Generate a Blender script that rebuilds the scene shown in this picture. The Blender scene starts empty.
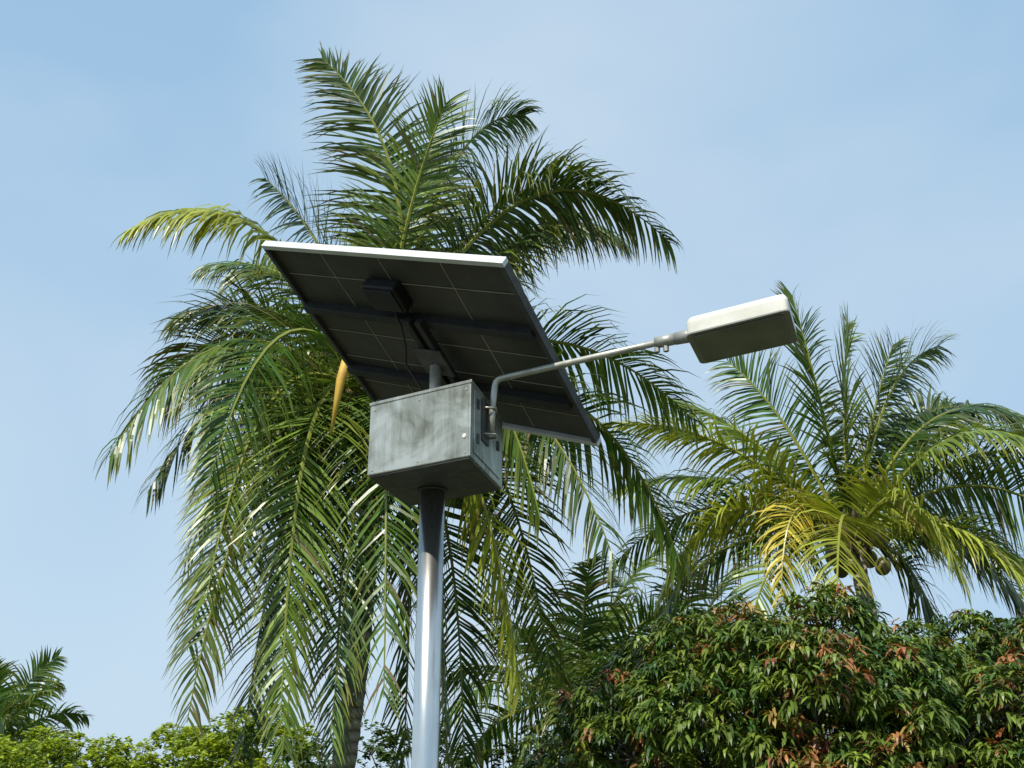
import bpy, bmesh, math, random
from mathutils import Vector, Matrix
V=Vector
scene=bpy.context.scene
scene.view_settings.view_transform='Standard'
scene.view_settings.look='None'
scene.view_settings.exposure=0

# ---------------- materials ----------------
def new_mat(name):
    m=bpy.data.materials.new(name); m.use_nodes=True
    nt=m.node_tree
    b=nt.nodes['Principled BSDF']
    return m,nt,b
def ramp(nt,fac,stops):
    r=nt.nodes.new('ShaderNodeValToRGB')
    el=r.color_ramp.elements
    el[0].position=stops[0][0]; el[0].color=(*stops[0][1],1)
    el[1].position=stops[-1][0]; el[1].color=(*stops[-1][1],1)
    for p,c in stops[1:-1]:
        e=el.new(p); e.color=(*c,1)
    nt.links.new(fac,r.inputs['Fac'])
    return r.outputs['Color']
def noise(nt,scale,detail=4,rough=.6,vec=None,dist=0):
    n=nt.nodes.new('ShaderNodeTexNoise')
    n.inputs['Scale'].default_value=scale; n.inputs['Detail'].default_value=detail
    n.inputs['Roughness'].default_value=rough; n.inputs['Distortion'].default_value=dist
    if vec is None:
        tc=nt.nodes.new('ShaderNodeTexCoord'); vec=tc.outputs['Object']
    nt.links.new(vec,n.inputs['Vector'])
    return n.outputs['Fac']
def surf(name,c1,c2,scale,rough=(.5,.6),metal=0,bump=0,detail=5,bscale=None,p=(.35,.65)):
    m,nt,b=new_mat(name)
    f=noise(nt,scale,detail)
    nt.links.new(ramp(nt,f,[(p[0],c1),(p[1],c2)]),b.inputs['Base Color'])
    f2=noise(nt,scale*1.7,detail)
    nt.links.new(ramp(nt,f2,[(.3,(rough[0],)*3),(.7,(rough[1],)*3)]),b.inputs['Roughness'])
    b.inputs['Metallic'].default_value=metal
    if bump:
        bp=nt.nodes.new('ShaderNodeBump'); bp.inputs['Strength'].default_value=bump
        bp.inputs['Distance'].default_value=.02
        nt.links.new(noise(nt,bscale or scale*4,6),bp.inputs['Height'])
        nt.links.new(bp.outputs['Normal'],b.inputs['Normal'])
    return m
def leaf_mat(name,rough=.42,trans=.28,spec=.5):
    m,nt,b=new_mat(name)
    a=nt.nodes.new('ShaderNodeAttribute'); a.attribute_name='tint'
    nt.links.new(a.outputs['Color'],b.inputs['Base Color'])
    b.inputs['Roughness'].default_value=rough
    b.inputs['Specular IOR Level'].default_value=spec
    t=nt.nodes.new('ShaderNodeBsdfTranslucent')
    mx=nt.nodes.new('ShaderNodeMix'); mx.data_type='RGBA'; mx.blend_type='MULTIPLY'
    mx.inputs['Factor'].default_value=1
    nt.links.new(a.outputs['Color'],mx.inputs['A']); mx.inputs['B'].default_value=(2.2,2.2,.9,1)
    nt.links.new(mx.outputs['Result'],t.inputs['Color'])
    ms=nt.nodes.new('ShaderNodeMixShader'); ms.inputs['Fac'].default_value=trans
    nt.links.new(b.outputs['BSDF'],ms.inputs[1]); nt.links.new(t.outputs['BSDF'],ms.inputs[2])
    nt.links.new(ms.outputs['Shader'],nt.nodes['Material Output'].inputs['Surface'])
    return m

M_palm=leaf_mat('palm_leaf',.34,.14,.42)
M_mango=leaf_mat('mango_leaf',.42,.12,.35)
M_shrub=leaf_mat('shrub_leaf',.55,.25,.25)
M_alu=surf('aluminium_frame',(.55,.56,.55),(.70,.70,.68),6,(.35,.5),.35)
M_back=surf('panel_backsheet',(.036,.036,.027),(.060,.057,.044),3,(.5,.65))
M_grid=surf('cell_gap',(.30,.28,.21),(.42,.39,.30),9,(.5,.6))
M_glass=surf('panel_glass',(.01,.015,.04),(.015,.02,.05),3,(.08,.12))
M_darksteel=surf('galvanised_dark',(.05,.05,.048),(.09,.09,.085),12,(.45,.6),.3)
M_rail=surf('rail_steel',(.012,.012,.011),(.024,.024,.021),12,(.55,.65),.1)
M_plastic=surf('black_plastic',(.004,.004,.004),(.007,.007,.007),8,(.55,.65))
M_white=surf('lamp_white_paint',(.62,.61,.53),(.76,.75,.69),5,(.35,.5))
M_lens=surf('lamp_lens',(.15,.16,.14),(.22,.23,.20),4,(.35,.5))
M_lamprim=surf('lamp_rim',(.24,.25,.23),(.32,.32,.30),6,(.4,.5),.3)
M_arm=surf('arm_galvanised',(.36,.36,.31),(.55,.53,.46),14,(.32,.46),.45)
def steel(name,c1,c2,vs,r0,r1,metal,lo=.38,hi=.62):
    m,nt,b=new_mat(name)
    tc=nt.nodes.new('ShaderNodeTexCoord'); mp=nt.nodes.new('ShaderNodeMapping')
    mp.inputs['Scale'].default_value=vs
    nt.links.new(tc.outputs['Object'],mp.inputs['Vector'])
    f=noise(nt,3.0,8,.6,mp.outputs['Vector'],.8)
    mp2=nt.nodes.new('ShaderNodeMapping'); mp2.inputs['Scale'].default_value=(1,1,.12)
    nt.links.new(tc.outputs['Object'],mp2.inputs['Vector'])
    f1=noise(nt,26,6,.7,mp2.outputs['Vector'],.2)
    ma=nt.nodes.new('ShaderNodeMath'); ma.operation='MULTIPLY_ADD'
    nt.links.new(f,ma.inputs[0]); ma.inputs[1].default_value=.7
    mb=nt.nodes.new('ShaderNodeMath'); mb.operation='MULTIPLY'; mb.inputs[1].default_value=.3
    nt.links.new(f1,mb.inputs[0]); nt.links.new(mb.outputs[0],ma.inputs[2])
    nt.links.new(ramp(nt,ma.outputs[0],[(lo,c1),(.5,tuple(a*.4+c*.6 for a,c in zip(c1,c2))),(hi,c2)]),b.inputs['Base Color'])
    nt.links.new(ramp(nt,ma.outputs[0],[(.35,(r1,)*3),(.65,(r0,)*3)]),b.inputs['Roughness'])
    b.inputs['Metallic'].default_value=metal
    bp=nt.nodes.new('ShaderNodeBump'); bp.inputs['Strength'].default_value=.08; bp.inputs['Distance'].default_value=.01
    nt.links.new(f,bp.inputs['Height']); nt.links.new(bp.outputs['Normal'],b.inputs['Normal'])
    return m
M_box=steel('stainless_box',(.17,.175,.14),(.58,.585,.52),(1,1,1.6),.28,.48,.65,.37,.60)  # blotches mix weathering with mottled palm shadow painted into the colour
M_pole=steel('stainless_pole',(.46,.46,.44),(.70,.70,.67),(1,1,.25),.20,.34,.95)

def trunk_mat():
    m,nt,b=new_mat('palm_trunk_bark')
    tc=nt.nodes.new('ShaderNodeTexCoord')
    w=nt.nodes.new('ShaderNodeTexWave'); w.bands_direction='Z'; w.inputs['Scale'].default_value=2.2
    w.inputs['Distortion'].default_value=3; w.inputs['Detail'].default_value=4
    nt.links.new(tc.outputs['Object'],w.inputs['Vector'])
    nt.links.new(ramp(nt,w.outputs['Fac'],[(.0,(.14,.115,.08)),(.25,(.30,.26,.19)),(1,(.40,.35,.26))]),b.inputs['Base Color'])
    b.inputs['Roughness'].default_value=.9
    bp=nt.nodes.new('ShaderNodeBump'); bp.inputs['Strength'].default_value=.8; bp.inputs['Distance'].default_value=.03
    nt.links.new(w.outputs['Fac'],bp.inputs['Height']); nt.links.new(bp.outputs['Normal'],b.inputs['Normal'])
    return m
M_trunk=trunk_mat()
M_bark=surf('tree_bark',(.04,.035,.025),(.09,.075,.055),6,(.8,.95),0,.6)
M_coco=surf('coconut_husk',(.10,.11,.03),(.20,.15,.05),4,(.4,.6))
M_fibre=surf('palm_fibre',(.05,.035,.02),(.12,.085,.045),10,(.8,.95),0,.6)

# ---------------- helpers ----------------
def link(o,parent=None):
    scene.collection.objects.link(o)
    if parent: o.parent=parent
    return o
def empty(name,loc=(0,0,0)):
    e=bpy.data.objects.new(name,None); e.location=loc; e.empty_display_size=.3
    scene.collection.objects.link(e); return e
def mesh_obj(name,verts,faces,mat,parent=None,cols=None,smooth=False):
    me=bpy.data.meshes.new(name); me.from_pydata([tuple(v) for v in verts],[],faces); me.update()
    if cols is not None:
        ca=me.color_attributes.new('tint','FLOAT_COLOR','POINT')
        flat=[]
        for c in cols: flat.extend((c[0],c[1],c[2],1))
        ca.data.foreach_set('color',flat)
    if mat: me.materials.append(mat)
    if smooth: me.polygons.foreach_set('use_smooth',[True]*len(me.polygons))
    o=bpy.data.objects.new(name,me); return link(o,parent)
def bevel(o,w,seg=2):
    m=o.modifiers.new('bevel','BEVEL'); m.width=w; m.segments=seg; m.limit_method='ANGLE'; return o
def prism(name,poly,z0,z1,mat,parent=None,bev=0):
    n=len(poly)
    vs=[(p[0],p[1],z0) for p in poly]+[(p[0],p[1],z1) for p in poly]
    fs=[tuple(range(n))[::-1],tuple(range(n,2*n))]+[(i,(i+1)%n,n+(i+1)%n,n+i) for i in range(n)]
    o=mesh_obj(name,vs,fs,mat,parent)
    if bev: bevel(o,bev)
    return o
def lbox(name,x0,x1,y0,y1,z0,z1,mat,parent,bev=0):
    return prism(name,[(x0,y0),(x1,y0),(x1,y1),(x0,y1)],z0,z1,mat,parent,bev)
def tube(pts,radii,sides,verts,faces,cols=None,col=None,cap=True):
    pts=[V(p) for p in pts]; base=len(verts); n=len(pts); ref=None
    for i,p in enumerate(pts):
        t=(pts[min(i+1,n-1)]-pts[max(i-1,0)]).normalized()
        if ref is None: ref=t.orthogonal().normalized()
        a=(ref-t*ref.dot(t)).normalized(); ref=a; b=t.cross(a)
        for k in range(sides):
            an=2*math.pi*k/sides
            verts.append(p+(a*math.cos(an)+b*math.sin(an))*radii[i])
            if cols is not None: cols.append(col)
    for i in range(n-1):
        for k in range(sides):
            k2=(k+1)%sides
            faces.append((base+i*sides+k,base+i*sides+k2,base+(i+1)*sides+k2,base+(i+1)*sides+k))
    if cap:
        faces.append(tuple(base+k for k in range(sides))[::-1])
        faces.append(tuple(base+(n-1)*sides+k for k in range(sides)))
def tube_obj(name,pts,radii,sides,mat,parent=None,smooth=True):
    v=[];f=[]; tube(pts,radii,sides,v,f)
    o=mesh_obj(name,v,f,mat,parent,smooth=False)
    if smooth:
        for p in o.data.polygons: p.use_smooth = len(p.vertices)==4
    return o

# ---------------- ground ----------------
mg,nt,b=new_mat('ground_grass')
f=noise(nt,.4,8); f2=noise(nt,14,6)
mm=nt.nodes.new('ShaderNodeMix'); mm.data_type='RGBA'; mm.blend_type='MULTIPLY'; mm.inputs['Factor'].default_value=.6
nt.links.new(ramp(nt,f,[(.4,(.04,.06,.02)),(.6,(.10,.09,.055))]),mm.inputs['A'])
nt.links.new(ramp(nt,f2,[(.3,(.5,.5,.5)),(.7,(1,1,1))]),mm.inputs['B'])
nt.links.new(mm.outputs['Result'],b.inputs['Base Color']); b.inputs['Roughness'].default_value=.95
mesh_obj('ground',[(-1500,-1500,0),(1500,-1500,0),(1500,1500,0),(-1500,1500,0)],[(0,1,2,3)],mg)

# ---------------- solar street light ----------------
SL=empty('solar_street_light',(0,0,0))
PX,PY=-.42,5.46
tube_obj('pole',[(PX,PY,0),(PX,PY,1.5),(PX,PY,3.11)],[.069,.067,.0655],48,M_pole,SL)
tube_obj('base_flange',[(PX,PY,0),(PX,PY,.02)],[.17,.17],32,M_darksteel,SL)
tube_obj('pole_collar',[(PX,PY,3.085),(PX,PY,3.096)],[.078,.078],32,M_darksteel,SL)
tube_obj('pole_neck',[(PX,PY,3.49),(PX,PY,3.80)],[.034,.034],24,M_arm,SL)
F0=V((-.739,5.23)); F1=V((-.201,4.886)); S=V((.15,.60))
poly=[F0,F1,F1+S,F0+S]
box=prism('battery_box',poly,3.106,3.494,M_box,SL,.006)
e=(F1-F0).normalized(); s=S.normalized()
def off(poly,k):
    c=sum(poly,V((0,0)))/4
    return [p+(p-c).normalized()*k for p in poly]
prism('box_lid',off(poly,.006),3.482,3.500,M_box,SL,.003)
prism('box_underside_shade',off(poly,-.012),3.098,3.1055,M_darksteel,SL)  # dark sheet added to paint the shade under the box
def quad_on(name,origin,u,w,z0,z1,thick,mat,nrm,parent=SL,bev=.002):
    a=origin; bq=origin+u*w; cn=nrm*thick
    return prism(name,[a,a+cn,bq+cn,bq] ,z0,z1,mat,parent,bev)
nf=V((e.y,-e.x))
if nf.y>0: nf=-nf
ns=V((s.y,-s.x))
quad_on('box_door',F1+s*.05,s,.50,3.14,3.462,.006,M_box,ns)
for z in (3.2,3.38): quad_on('hinge',F1+s*.09+ns*.0065,s,.03,z,z+.05,.006,M_darksteel,ns)
quad_on('latch',F1+s*.47+ns*.0065,s,.03,3.28,3.33,.010,M_darksteel,ns)
def disc(name,p,d,r,t,mat,parent=SL,sides=20):
    return tube_obj(name,[p,V(p)+V(d)*t],[r,r*.9],sides,mat,parent)
nf3=V((nf.x,nf.y,0))
disc('box_white_disc',V((*(F1-e*.035),3.215)),nf3,.012,.004,M_white)  # small white disc on the front face
for (k,z) in ((.03,3.13),(.61,3.13),(.03,3.455),(.61,3.455),(.32,3.455),(.32,3.13)):
    disc('rivet',V((*(F0+e*k),z)),nf3,.006,.003,M_arm)

# panel
A=V((-1.404,5.317,4.493));B=V((-.0374,4.441,3.927));C=V((.4855,5.599,3.395));D=A+C-B
ctr=(A+C)/2
e1=(B-A).normalized(); n=e1.cross(C-B).normalized(); e2=n.cross(e1)
W=(B-A).length; H=(C-B).length
PN=bpy.data.objects.new('solar_panel',None); link(PN,SL)
PN.matrix_world=Matrix(((e1.x,e2.x,n.x,ctr.x),(e1.y,e2.y,n.y,ctr.y),(e1.z,e2.z,n.z,ctr.z),(0,0,0,1)))
w,h=W/2,H/2
lbox('frame_front',-w,w,-h,-h+.03,-.022,.023,M_alu,PN,.002)
lbox('frame_rear',-w,w,h-.03,h,-.022,.023,M_alu,PN,.002)
lbox('frame_left',-w,-w+.03,-h+.0302,h-.0302,-.022,.022,M_darksteel,PN,.002)
lbox('frame_right',w-.03,w,-h+.0302,h-.0302,-.022,.022,M_darksteel,PN,.002)  # side bars: shade painted in as dark steel, front and rear stay aluminium
lbox('glass',-w+.031,w-.031,-h+.031,h-.031,.012,.018,M_glass,PN)
lbox('backsheet',-w+.031,w-.031,-h+.031,h-.031,.004,.0115,M_back,PN)
for i in range(1,4):
    x=-w+i*W/4
    lbox('cell_gap',x-.0022,x+.0022,-h+.05,h-.05,.0015,.0036,M_grid,PN)
for j in range(1,6):
    y=-h+j*H/6
    lbox('cell_gap',-w+.05,w-.05,y-.0018,y+.0018,-.0008,.0012,M_grid,PN)
for y in (-.21,.33):
    lbox('cross_rail',-w+.032,w-.032,y-.026,y+.026,-.055,-.0015,M_rail,PN,.003)
for x in (.04,.12):
    lbox('mount_channel',x-.02,x+.02,-.26,.45,-.095,-.0565,M_rail,PN,.003)
lbox('junction_box',-.17,.07,-.49,-.31,-.075,-.0015,M_plastic,PN,.012)
lbox('junction_box_lid',-.155,.055,-.475,-.325,-.085,-.0755,M_plastic,PN,.003)
lbox('mount_plate',-.02,.18,-.06,.14,-.110,-.0965,M_darksteel,PN,.002)
cv=[];cf=[]
tube([ctr+e1*x+e2*y+n*z for x,y,z in ((-.05,-.32,-.03),(-.05,-.26,-.06),(-.04,-.2,-.075),(-.03,-.1,-.13),(-.02,-.03,-.2))]+[V((PX-.04,PY-.03,3.6)),V((PX-.04,PY-.03,3.5))],[.006]*7,8,cv,cf)
mesh_obj('cable',cv,cf,M_plastic,SL,smooth=True)

# lamp arm
tube_obj('lamp_arm',[(-.105,5.11,3.30),(-.10,5.11,3.42),(-.088,5.115,3.55),(-.082,5.116,3.575),(-.066,5.11,3.588),(-.04,5.10,3.592),(.42,4.85,3.607),(.86,4.61,3.620)],[.0165]*8,20,M_arm,SL)
quad_on('arm_bracket',F1+s*.17+ns*.0068,s,.12,3.24,3.46,.008,M_darksteel,ns)
for z in (3.28,3.42):
    tube_obj('u_bolt',[(-.155,5.07,z),(-.082,5.08,z),(-.078,5.14,z),(-.14,5.16,z)],[.006]*4,8,M_arm,SL)
L0=V((.811,4.547));L1=V((1.222,4.268));LS=V((.130,.36))
q=[L0,L1,L1+LS,L0+LS]
def rounded(poly,r,n=5):
    out=[]
    m=len(poly)
    for i in range(m):
        p=poly[i]; a=(poly[i-1]-p).normalized(); b2=(poly[(i+1)%m]-p).normalized()
        s0=p+a*r; s1=p+b2*r
        for k in range(n+1):
            tt=k/n; out.append(s0*(1-tt)**2+p*2*tt*(1-tt)+s1*tt*tt)
    return out
def shrink(poly,k):
    c=sum(poly,V((0,0)))/len(poly)
    return [c+(p-c)*k for p in poly]
ro=rounded(q,.035)
N=len(ro)
LH=empty('lamp_head'); LH.parent=SL
layers=[(1.0,3.598),(1.0,3.650),(.988,3.664),(.95,3.678),(.75,3.690),(.4,3.694)]
vs=[];fs=[]
for k,z in layers:
    for p in shrink(ro,k): vs.append((p.x,p.y,z))
for i in range(len(layers)-1):
    for j in range(N):
        fs.append((i*N+j,i*N+(j+1)%N,(i+1)*N+(j+1)%N,(i+1)*N+j))
fs.append(tuple((len(layers)-1)*N+j for j in range(N))); fs.append(tuple(range(N))[::-1])
mesh_obj('housing',vs,fs,M_white,LH,smooth=False)
prism('rim',shrink(ro,1.012),3.588,3.5975,M_lamprim,LH,.002)
prism('lens',rounded(shrink(q,.88),.03),3.580,3.5875,M_lens,LH,.003)
ad=V((.44,-.24,.003)).normalized()
cp=V((.735,4.678,3.617))
tube_obj('clamp_sleeve',[cp-ad*.05,cp+ad*.05],[.028,.028],20,M_arm,LH)
tube_obj('clamp_nut',[cp+V((0,0,-.055)),cp+V((0,0,-.026))],[.014,.014],6,M_lamprim,LH,False)
tube_obj('clamp_nut',[cp-ad*.045+V((0,0,-.050)),cp-ad*.045+V((0,0,-.026))],[.014,.014],6,M_lamprim,LH,False)
tube_obj('spigot',[cp+ad*.05,cp+ad*.17],[.030,.034],16,M_lamprim,LH)

# ---------------- palms ----------------
DG=(.027,.068,.011); MG=(.052,.118,.016); LG=(.130,.205,.026); YG=(.28,.32,.038); YE=(.48,.38,.05); BR=(.18,.12,.06)
def mixc(a,b,t): return tuple(x*(1-t)+y*t for x,y in zip(a,b))
UP=V((0,0,1))
def frond(P0,P1,P2,tint,rng,vs,fs,cs,lmax=1.2,step=.036,droop=.2,twist=0,wid=.04,roll=0):
    P0,P1,P2=V(P0),V(P1),V(P2)
    pt=lambda t:P0*(1-t)**2+P1*2*t*(1-t)+P2*t*t
    tg=lambda t:((P1-P0)*2*(1-t)+(P2-P1)*2*t).normalized()
    L=sum((pt((i+1)/12)-pt(i/12)).length for i in range(12))
    az=V((P2.x-P0.x,P2.y-P0.y,0)); 
    if az.length<.25: az=V((P1.x-P0.x,P1.y-P0.y,0))+az*.5
    if az.length<.05: az=V((1,0,0))
    az.normalize()
    S0=az.cross(UP)
    m=14
    rc=mixc(tint,(.36,.36,.07),.6)
    tube([pt(i/m) for i in range(m+1)],[.038*(1-i/m)**.8+.005 for i in range(m+1)],5,vs,fs,cs,rc)
    n=int(L*.88/step)
    yel=rng.uniform(0,.5)
    gaps=[rng.uniform(.1,.95) for _ in range(3)]
    clump=rng.uniform(0,6)
    for i in range(n):
        for side in (-1,1):
            u=(i+rng.uniform(-.3,.3)+.25*(side>0))/n
            u=min(max(u,0),.999)
            if rng.random()<.03: continue
            if any(abs(u-g)<.008 for g in gaps): continue
            t=.11+.89*u
            p=pt(t); T=tg(t)
            S=(S0-T*S0.dot(T)).normalized(); Nn=S.cross(T)
            a=roll+twist*u
            S,Nn=S*math.cos(a)+Nn*math.sin(a),Nn*math.cos(a)-S*math.sin(a)
            prof=(.6+.4*math.sin(min(u/.3,1)*math.pi/2)) if u<.3 else 1-.66*((u-.3)/.7)**2.0
            ln=lmax*prof*rng.uniform(.85,1.08)
            ang=math.radians(76-44*u**1.3+rng.uniform(-7,7)+5*math.sin(u*23+clump+side))
            vv=math.radians(8-14*u+rng.uniform(-15,15)+8*math.sin(u*17+clump*2+side))
            d=T*math.cos(ang)+(S*side*math.cos(vv)+Nn*math.sin(vv))*math.sin(ang)
            seg=4; sl=ln/seg
            wv=(T-d*T.dot(d)).normalized()
            wa=rng.uniform(.1,.8)*side
            wv=(wv*math.cos(wa)+d.cross(wv)*math.sin(wa)); 
            b0=len(vs); q=p.copy()
            dr=droop*rng.uniform(.5,1.6)
            c=mixc(tint,YG,yel*rng.uniform(0,.6)); k=rng.uniform(.55,1.35); c=tuple(x*k for x in c)
            tipc=mixc(c,YE if rng.random()<.6 else BR,rng.uniform(0,.5))
            if rng.random()<.03: c=mixc(c,BR,.7); tipc=BR
            for s_ in range(seg+1):
                wd=wid*(.7,1,.85,.5,.06)[s_]*.5*(.6+.4*prof)
                vs.append(q-wv*wd); vs.append(q+wv*wd)
                cc=mixc(c,tipc,(s_/seg)**2); cs.append(cc); cs.append(cc)
                if s_<seg:
                    q=q+d*sl
                    d=(d+V((rng.uniform(-.05,.05),rng.uniform(-.05,.05),-dr*(1+.6*s_)))).normalized()
                    wv=(wv-d*wv.dot(d))
                    if wv.length<1e-3: wv=d.orthogonal()
                    wv.normalize()
            for s_ in range(seg):
                a=b0+2*s_; fs.append((a,a+1,a+3,a+2))
def palm(heart,base,fronds,rng,scale=1.0,r0=.2,r1=.12,step=.036,wid=.04,nuts=True,lmax=1.2,bow=.3):
    heart=V(heart);base=V(base)
    P=empty('coconut_palm',base)
    vs=[];fs=[];cs=[]
    for fr in fronds:
        c,tp,tint=fr[0],fr[1],fr[2]
        dr=fr[3] if len(fr)>3 else .18
        tw=fr[4] if len(fr)>4 else rng.uniform(-.9,.9)
        lm=fr[5] if len(fr)>5 else lmax
        rl=fr[6] if len(fr)>6 else rng.uniform(.3,.9)*rng.choice((-1,1))
        c=V(c)*scale; tp=V(tp)*scale
        dirn=c.normalized()
        st=heart-base+V((dirn.x*.12,dirn.y*.12,rng.uniform(-.25,.05)))
        frond(st,heart-base+c,heart-base+tp,tint,rng,vs,fs,cs,lm*scale,step,dr,tw,wid,rl)
    mesh_obj('fronds',vs,fs,M_palm,P,cs)
    v=[];f=[]
    hb=heart-base; n=int(max(hb.z,1)/.12)
    pts=[];rad=[]
    for i in range(n+1):
        t=i/n
        pts.append(V((hb.x*t+math.sin(t*math.pi)*bow*.5,hb.y*t,hb.z*t-.1*t)))
        rad.append((r0*(1-t)+r1*t)*(1+.5*max(0,1-t*8)*.5)*(1.05 if i%2 else .97))
    tube(pts,rad,18,v,f); mesh_obj('trunk',v,f,M_trunk,P,smooth=True)
    v=[];f=[]
    for i in range(26):
        a=rng.uniform(0,6.28); z=rng.uniform(-.55,.1); d=V((math.cos(a),math.sin(a),0))
        p=hb+V((0,0,z)); tube([p,p+d*.16+UP*.12,p+d*rng.uniform(.25,.4)+UP*rng.uniform(.2,.4)],[.07,.05,.03],6,v,f)
    mesh_obj('leaf_bases',v,f,M_fibre,P,smooth=True)
    if nuts:
        for i in range(11):
            a=rng.uniform(0,6.28); 
            c=hb+V((math.cos(a)*.40,math.sin(a)*.40-.1,rng.uniform(-.6,-.05)))
            me=bpy.data.meshes.new('coconut')
            bm=bmesh.new(); bmesh.ops.create_uvsphere(bm,u_segments=14,v_segments=10,radius=.13)
            for vv in bm.verts:
                vv.co.z*=1.2
                k=1+.05*math.cos(3*math.atan2(vv.co.y,vv.co.x)); vv.co.x*=k; vv.co.y*=k
            bm.to_mesh(me); bm.free(); me.materials.append(M_coco)
            for pl in me.polygons: pl.use_smooth=True
            o=bpy.data.objects.new('coconut',me); link(o,P); o.location=c; o.rotation_euler=(rng.uniform(-.4,.4),rng.uniform(-.4,.4),0)
    return P

main=[
 ((.85,.2,3.6),(-1.2,.7,5.9),DG,.10,.2,1.35,.9),
 ((.7,.4,4.8),(2.0,.8,4.9),MG,.25,.3,1.1,.4),
 ((.25,-.3,2.6),(.9,-.9,3.9),LG,.08,.3,1.15,.3),
 ((.0,.6,2.4),(.1,1.0,4.0),MG,.08,.2,1.15,.3),
 ((1.9,-.6,4.3),(3.9,-.6,1.9),DG,.36,.2,1.3,.3),
 ((1.9,.5,3.7),(3.4,.8,2.7),DG,.34,-.2,1.3,-.3),
 ((1.1,.9,2.6),(2.8,1.6,3.6),MG,.25),
 ((1.4,-.2,3.6),(2.9,-.2,3.0),DG,.3,.3,1.2,.6),
 ((-.6,.5,2.4),(-2.0,1.0,3.9),DG,.14,-.3,1.25,-.7),
 ((-1.5,-.5,3.3),(-3.2,-.8,2.0),YG,.36,.2,1.2,.3),
 ((-1.1,.8,2.6),(-2.8,1.2,2.5),MG,.3,.2,1.2,.4),
 ((-1.9,.4,1.9),(-3.0,.5,.3),DG,.3,-.3,1.25,-.7),
 ((-1.4,.2,1.9),(-2.9,.3,1.2),DG,.2,.5,1.15,.5),
 ((-2.0,-.5,1.7),(-3.1,-.7,-1.1),MG,.34,.3,1.3,.5),
 ((-1.7,.2,1.4),(-2.9,.2,-1.3),DG,.3,.3,1.25,.7),
 ((-1.6,.6,1.0),(-2.5,.8,-2.1),DG,.25,.3,1.25,.8),
 ((-1.4,-.6,.6),(-1.9,-.7,-3.4),DG,.16,.2,1.15,.8),
 ((-1.4,-.9,-.1),(-1.7,-1.1,-4.2),DG,.14,.2,1.1,.8),
 ((-1.1,-.2,-.1),(-1.3,-.2,-4.5),DG,.14,.2,1.2,.9),
 ((-.7,-2.0,.4),(-.5,-2.0,-4.3),LG,.14,.6,1.1,0),
 ((.4,-1.9,.3),(.5,-1.9,-4.0),MG,.14,-.5,1.1,0),
 ((1.4,-1.2,-.1),(1.9,-1.2,-3.9),YG,.14,.3,1.1,.9),
 ((1.1,.9,-.4),(1.2,.9,-4.6),DG,.16),
 ((2.9,-.6,.8),(3.8,-.6,-2.4),MG,.3,.2,1.3,.4),
 ((2.4,.4,1.9),(4.3,.6,-.2),MG,.32,.3,1.25,.4),
 ((2.0,-.8,.8),(3.0,-1.0,-2.5),DG,.25,-.3,1.25,-.5),
 ((-1.2,1.8,2.3),(-2.4,2.9,.9),DG,.2),
 ((.4,2.0,2.3),(.5,3.3,1.9),DG,.2),
 ((1.4,1.6,1.8),(2.4,3.0,-.2),DG,.2),
 ((-.9,-2.3,1.1),(-1.2,-2.9,-2.0),MG,.18),
 ((.8,-2.2,1.2),(1.2,-2.9,-1.8),MG,.18),
 ((.6,.2,-.2),(.5,.4,-4.7),DG,.16),
 ((.9,-.9,-.2),(1.1,-.9,-4.5),DG,.16),
 ((-.5,-.9,-.2),(-.7,-.9,-4.7),MG,.16,.2,1.1,.6),
 ((-.3,-.5,-.4),(-.2,-.5,-4.6),DG,.16,.2,1.1,.3),
 ((1.7,.4,.6),(2.3,.6,-3.6),DG,.18,.2,1.2,.8),
 ((-1.0,1.0,.4),(-1.6,1.2,-3.9),DG,.18,.2,1.2,.8),
 ((.1,-1.3,.2),(-.1,-1.4,-4.4),MG,.15,.4,1.1),
 ((-1.2,-1.5,.7),(-1.4,-1.9,-3.0),LG,.16,.4,1.1),
 ((1.5,-1.6,.9),(2.1,-2.1,-2.2),MG,.18,.4,1.1),
]
pm=palm((-1.8,13.1,6.5),(-2.22,13.3,0),main,random.Random(3),r0=.15,r1=.12,nuts=True,step=.038,wid=.041)
v=[];f=[]; 
hb=V((.42,-.2,6.5))
tube([hb+V((.05,-.5,.1)),hb+V((.10,-2.0,.1)),hb+V((.08,-2.5,-.30)),hb+V((-.02,-2.55,-.8)),hb+V((-.10,-2.5,-1.4))],[.03,.06,.06,.05,.01],8,v,f)
mesh_obj('flower_spathe',v,f,surf('yellow_spathe',(.55,.32,.04),(.65,.44,.08),5),pm,smooth=True)

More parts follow.
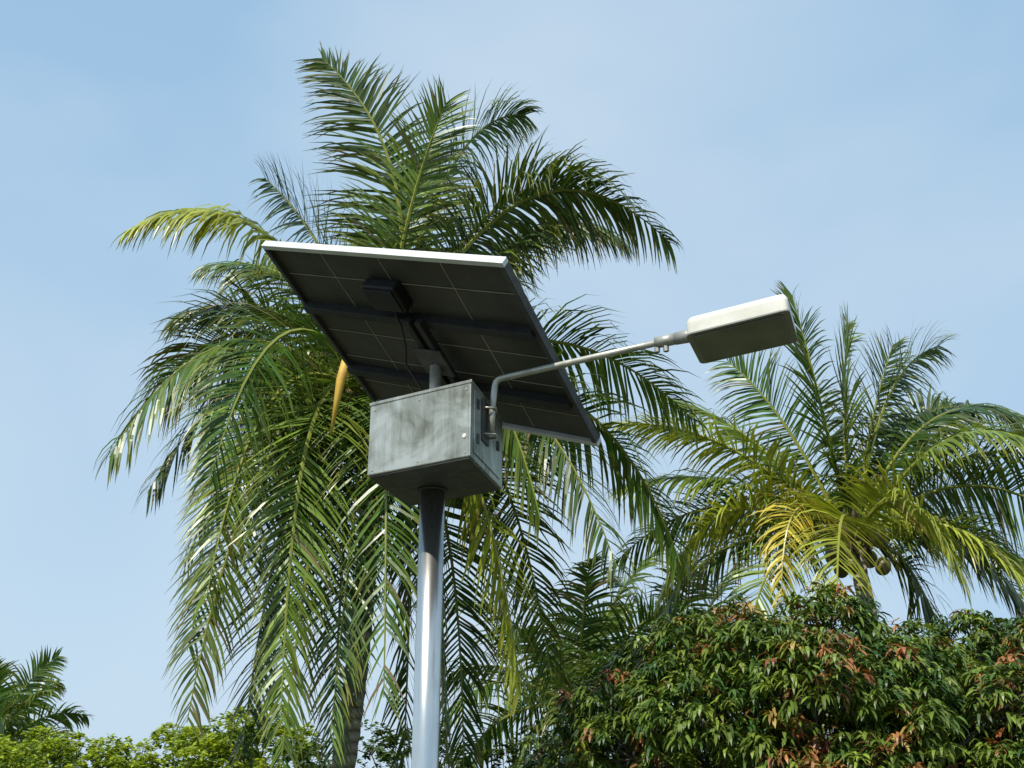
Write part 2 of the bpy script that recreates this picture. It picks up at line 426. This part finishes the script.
right=[
 ((-.3,0,2.7),(-.6,0,4.5),MG,.06,.4,1.25,.5),
 ((.1,.2,2.6),(.6,.6,4.2),LG,.08),
 ((.9,.3,3.3),(2.2,.5,3.7),MG,.2),
 ((1.8,.4,3.4),(3.8,.5,2.1),DG,.34,.2,1.3),
 ((1.3,1.0,2.9),(3.0,1.4,2.8),DG,.25),
 ((2.4,-.2,2.6),(4.3,-.3,.6),DG,.32,.3,1.3),
 ((2.3,-.5,1.9),(4.1,-.5,-.7),MG,.3,.3,1.3),
 ((2.2,-.8,.7),(3.3,-.8,-2.0),MG,.2),
 ((1.5,-1.5,.5),(2.4,-1.7,-1.9),YG,.14,.6,1.1),
 ((-1.8,-.2,2.1),(-4.1,-.3,1.9),YG,.16,.2,1.1),
 ((-1.9,.2,1.6),(-3.9,.3,.9),LG,.2,.2,1.15),
 ((-1.3,.4,2.2),(-2.9,.6,2.7),LG,.15),
 ((-.8,.4,2.5),(-1.7,.8,3.5),MG,.12),
 ((-2.3,-.3,1.4),(-3.4,-.5,-1.2),YG,.2,.3,1.15),
 ((-1.3,-.9,1.3),(-1.6,-1.2,-1.3),YE,.25,.2,.9),
 ((-2.0,.8,1.6),(-3.9,1.2,-.2),MG,.25),
 ((.3,-2,1.0),(.6,-2.8,-1.3),YG,.18),
 ((-.7,-1.8,.7),(-1.1,-2.3,-1.7),YG,.18),
 ((.6,2,2.0),(1.0,3.5,1.2),DG,.2),
 ((-1,2,2.0),(-1.9,3.2,.8),DG,.2),
 ((2.0,1.6,1.6),(3.6,2.6,-.1),DG,.2),
 ((1.0,-1.6,1.9),(2.1,-2.4,.9),LG,.18),
 ((-2.6,.2,.6),(-3.6,.3,-2.0),DG,.2),
 ((.5,.3,1.9),(1.3,.4,3.7),DG,.1),
 ((-1.6,-.8,.4),(-2.2,-1.0,-2.2),LG,.18),
 ((1.2,.4,.3),(1.7,.5,-2.8),DG,.2),
 ((2.4,1.0,1.0),(3.6,1.2,-1.6),DG,.22),
]
palm((5.75,17.7,5.65),(5.9,17.9,0),right,random.Random(11),step=.043,wid=.048,lmax=1.25)

def rand_fronds(rng,n,tints,L=4.0):
    out=[]
    for i in range(n):
        a=i*2.39996+rng.uniform(-.2,.2); k=i/(n-1)
        el=1.35-1.6*k
        hx=math.cos(a);hy=math.sin(a)
        c=V((hx*math.cos(el),hy*math.cos(el),math.sin(el)))*L*.6
        r=L*(.35+.55*math.sin(min(1,k*1.5+.15)*math.pi/2))*(1-.35*max(0,k-.6)/.4)
        tip=V((hx*r,hy*r,L*(.85-1.7*k)))
        out.append((c,tip,rng.choice(tints),.14+.14*k))
    return out
rg=random.Random(21)
palm((1.5,24.9,3.5),(1.3,24.9,0),rand_fronds(rg,22,[DG,MG,MG],L=4.0),rg,step=.065,wid=.062,nuts=False)
rg=random.Random(22)
palm((-18.6,40,3.0),(-18.6,40,0),rand_fronds(rg,26,[MG,LG,MG],L=3.9),rg,step=.08,wid=.09,nuts=False)
rg=random.Random(24)
palm((4.2,27,3.9),(4.4,27,0),rand_fronds(rg,16,[DG,MG],L=4.2),rg,step=.09,wid=.08,nuts=False)

# ---------------- broadleaf foliage ----------------
def leaf(vs,fs,cs,p,d,ln,wd,droop,col,rng):
    d=d.normalized(); w=d.cross(UP)
    if w.length<.05: w=V((1,0,0))
    w.normalize(); a=rng.uniform(-.6,.6); w=w*math.cos(a)+d.cross(w)*math.sin(a)
    b=len(vs)
    q1=p+d*ln*.35; d2=(d-UP*droop).normalized(); q2=q1+d2*ln*.35; d3=(d2-UP*droop).normalized(); q3=q2+d3*ln*.32
    vs.extend((p,q1-w*wd*.5,q1+w*wd*.5,q2-w*wd*.42,q2+w*wd*.42,q3))
    cs.extend((col,)*6)
    fs.extend(((b,b+1,b+2),(b+1,b+3,b+4,b+2),(b+3,b+5,b+4)))
def crown(blobs,nwhorl,rng,lsize,lw,nl,colf,droop,deep=.82):
    vs=[];fs=[];cs=[]
    tot=sum(r*r for _,r in blobs)
    for (c,r) in blobs:
        k=int(nwhorl*r*r/tot)
        for i in range(k):
            d=V((rng.gauss(0,1),rng.gauss(0,1),rng.gauss(0,1))).normalized()
            if d.z<-.5: continue
            rr=r*(1-abs(rng.gauss(0,.2)))*rng.uniform(.90,1.10)
            if rng.random()<.05: rr*=1.2
            p=c+V((d.x*rr,d.y*rr,d.z*rr*.85))
            if any((p-c2).length<r2*deep*.75 for c2,r2 in blobs if c2 is not c): continue
            col=colf(p,d,rng)
            n_=rng.randint(nl-3,nl+3)
            for j in range(n_):
                a=rng.uniform(0,6.28)
                e=V((math.cos(a),math.sin(a),rng.uniform(-.5,.4)))+d*.5
                kk=rng.uniform(.6,1.4); cc=tuple(x*kk for x in col)
                leaf(vs,fs,cs,p+V((rng.uniform(-.04,.04),rng.uniform(-.04,.04),rng.uniform(-.05,.05))),e,lsize*rng.uniform(.65,1.2),lw*rng.uniform(.8,1.2),rng.uniform(droop*.5,droop*1.5),cc,rng)
    return vs,fs,cs
def tree(name,base,blobs,limb_r,vs_fs_cs,mat,rng):
    P=empty(name,base); base=V(base)
    vs,fs,cs=vs_fs_cs
    mesh_obj('foliage',[v-base for v in vs],fs,mat,P,cs)
    v=[];f=[]
    top=V((0,0,1.0)); tube([(0,0,0),(0.05,0,.6),top],[limb_r*1.3,limb_r,limb_r*.85],14,v,f)
    for c,r in blobs:
        e=c-base; m_=top.lerp(e,.5)+V((rng.uniform(-.2,.2),rng.uniform(-.2,.2),.0))
        tube([top,m_,e],[limb_r*.4,limb_r*.22,.015],8,v,f)
        for k in range(4):
            dd=V((rng.gauss(0,1),rng.gauss(0,1),rng.gauss(0,1)+.4)).normalized()
            tube([m_.lerp(e,.8),e+dd*r*.7],[.02,.006],5,v,f)
    mesh_obj('trunk_and_limbs',v,f,M_bark,P,smooth=True)
def ell_blobs(cx,cy,cz,a,b,c,n,rng,r0,r1,zmin=-.3):
    out=[]
    for i in range(n):
        z=1-(i+.5)/n*(1-zmin); ph=i*2.39996; s_=math.sqrt(max(0,1-z*z))
        r=rng.uniform(r0,r1); k=rng.uniform(.74,.96)
        out.append((V((cx+a*k*s_*math.cos(ph),cy+b*k*s_*math.sin(ph),cz+c*k*z)),r))
    out.append((V((cx,cy,cz)),min(a,c)*.6))
    return out
def mango_col(p,d,rng):
    f=math.sin(p.x*2.3+1)+math.sin(p.y*3.1)+math.sin(p.z*4.3+p.x*1.7)
    if d.z>-.3 and rng.random()<(.08+.11*max(0,f)): 
        return rng.choice([(.24,.085,.035),(.30,.13,.045),(.20,.10,.04),(.32,.22,.06)])
    return mixc((.030,.074,.011),(.165,.22,.030),rng.random()**1.2)
rg=random.Random(5)
bl=ell_blobs(3.4,13.0,1.75,2.95,2.3,1.74,42,rg,.36,.68)
tree('mango_tree',(3.4,13.2,0),bl,.18,crown(bl,6000,rg,.20,.036,12,mango_col,.8),M_mango,rg)
rg=random.Random(6)
bl=ell_blobs(7.1,13.9,1.9,2.9,2.3,1.87,42,rg,.36,.7)
tree('mango_tree',(7.1,14.0,0),bl,.18,crown(bl,5300,rg,.20,.036,12,mango_col,.8),M_mango,rg)

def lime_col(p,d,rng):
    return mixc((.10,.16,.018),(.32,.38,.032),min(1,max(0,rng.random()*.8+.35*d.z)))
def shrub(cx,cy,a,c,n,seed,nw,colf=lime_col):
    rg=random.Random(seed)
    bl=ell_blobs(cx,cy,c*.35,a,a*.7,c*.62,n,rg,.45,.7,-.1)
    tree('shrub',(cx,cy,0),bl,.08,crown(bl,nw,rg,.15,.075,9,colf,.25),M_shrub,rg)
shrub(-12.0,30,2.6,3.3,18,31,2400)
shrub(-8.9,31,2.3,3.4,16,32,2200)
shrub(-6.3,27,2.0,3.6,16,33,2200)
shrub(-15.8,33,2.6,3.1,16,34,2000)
def dark_col(p,d,rng): return mixc((.03,.06,.015),(.09,.13,.025),rng.random())
shrub(-2.6,26,2.4,3.0,14,35,1300,dark_col)
shrub(1.6,25,2.6,3.0,14,36,1300,dark_col)

# ---------------- camera ----------------
cam=bpy.data.cameras.new('camera'); co=bpy.data.objects.new('camera',cam); scene.collection.objects.link(co)
co.location=(0,0,1.6); co.rotation_euler=(math.radians(90+21),0,0)
cam.sensor_width=36; cam.lens=36*1064/1024; cam.clip_end=4000; cam.clip_start=.05
scene.camera=co

# ---------------- light ----------------
EL=50; AZ=V((-.50,-.86)).normalized()
sd=V((AZ.x*math.cos(math.radians(EL)),AZ.y*math.cos(math.radians(EL)),math.sin(math.radians(EL))))
sl=bpy.data.lights.new('sun','SUN'); sl.energy=5.0; sl.angle=math.radians(.5); sl.color=(1,.95,.84)
so=bpy.data.objects.new('sun',sl); scene.collection.objects.link(so)
so.rotation_euler=sd.to_track_quat('Z','Y').to_euler(); so.location=sd*50
wd=bpy.data.worlds.new('World'); scene.world=wd; wd.use_nodes=True
nt=wd.node_tree; bg=nt.nodes['Background']
sk=nt.nodes.new('ShaderNodeTexSky'); sk.sky_type='NISHITA'; sk.sun_disc=False
sk.sun_elevation=math.radians(EL); sk.sun_rotation=math.atan2(AZ.x,AZ.y)
sk.air_density=1.0; sk.dust_density=1.2; sk.ozone_density=1.3
tc=nt.nodes.new('ShaderNodeTexCoord'); mp=nt.nodes.new('ShaderNodeMapping')
mp.inputs['Scale'].default_value=(1,1,1.3); mp.inputs['Rotation'].default_value=(.3,.5,.2)
nt.links.new(tc.outputs['Generated'],mp.inputs['Vector'])
m1=nt.nodes.new('ShaderNodeMix'); m1.data_type='RGBA'; m1.inputs['Factor'].default_value=.8
nt.links.new(sk.outputs['Color'],m1.inputs['A']); m1.inputs['B'].default_value=(4.0,6.4,8.9,1)
cf_=noise(nt,1.6,4,.5,mp.outputs['Vector'],.3)
fac=ramp(nt,cf_,[(.42,(.0,)*3),(.72,(.65,)*3)])
mx=nt.nodes.new('ShaderNodeMix'); mx.data_type='RGBA'
nt.links.new(fac,mx.inputs['Factor']); nt.links.new(m1.outputs['Result'],mx.inputs['A'])
mx.inputs['B'].default_value=(6.6,7.7,8.8,1)
sx=nt.nodes.new('ShaderNodeSeparateXYZ'); nt.links.new(tc.outputs['Generated'],sx.inputs[0])
hm=nt.nodes.new('ShaderNodeMapRange'); hm.inputs['From Min'].default_value=.10; hm.inputs['From Max'].default_value=.60
hm.inputs['To Min'].default_value=.6; hm.inputs['To Max'].default_value=0
nt.links.new(sx.outputs['Z'],hm.inputs['Value'])
wm=nt.nodes.new('ShaderNodeMapRange'); wm.inputs['From Min'].default_value=-.5; wm.inputs['From Max'].default_value=.4
wm.inputs['To Min'].default_value=1; wm.inputs['To Max'].default_value=.2
nt.links.new(sx.outputs['X'],wm.inputs['Value'])
mu=nt.nodes.new('ShaderNodeMath'); mu.operation='MULTIPLY'
nt.links.new(hm.outputs[0],mu.inputs[0]); nt.links.new(wm.outputs[0],mu.inputs[1])
m3=nt.nodes.new('ShaderNodeMix'); m3.data_type='RGBA'
nt.links.new(mu.outputs[0],m3.inputs['Factor']); nt.links.new(mx.outputs['Result'],m3.inputs['A'])
m3.inputs['B'].default_value=(6.4,7.8,9.0,1)
nt.links.new(m3.outputs['Result'],bg.inputs['Color']); bg.inputs['Strength'].default_value=.1
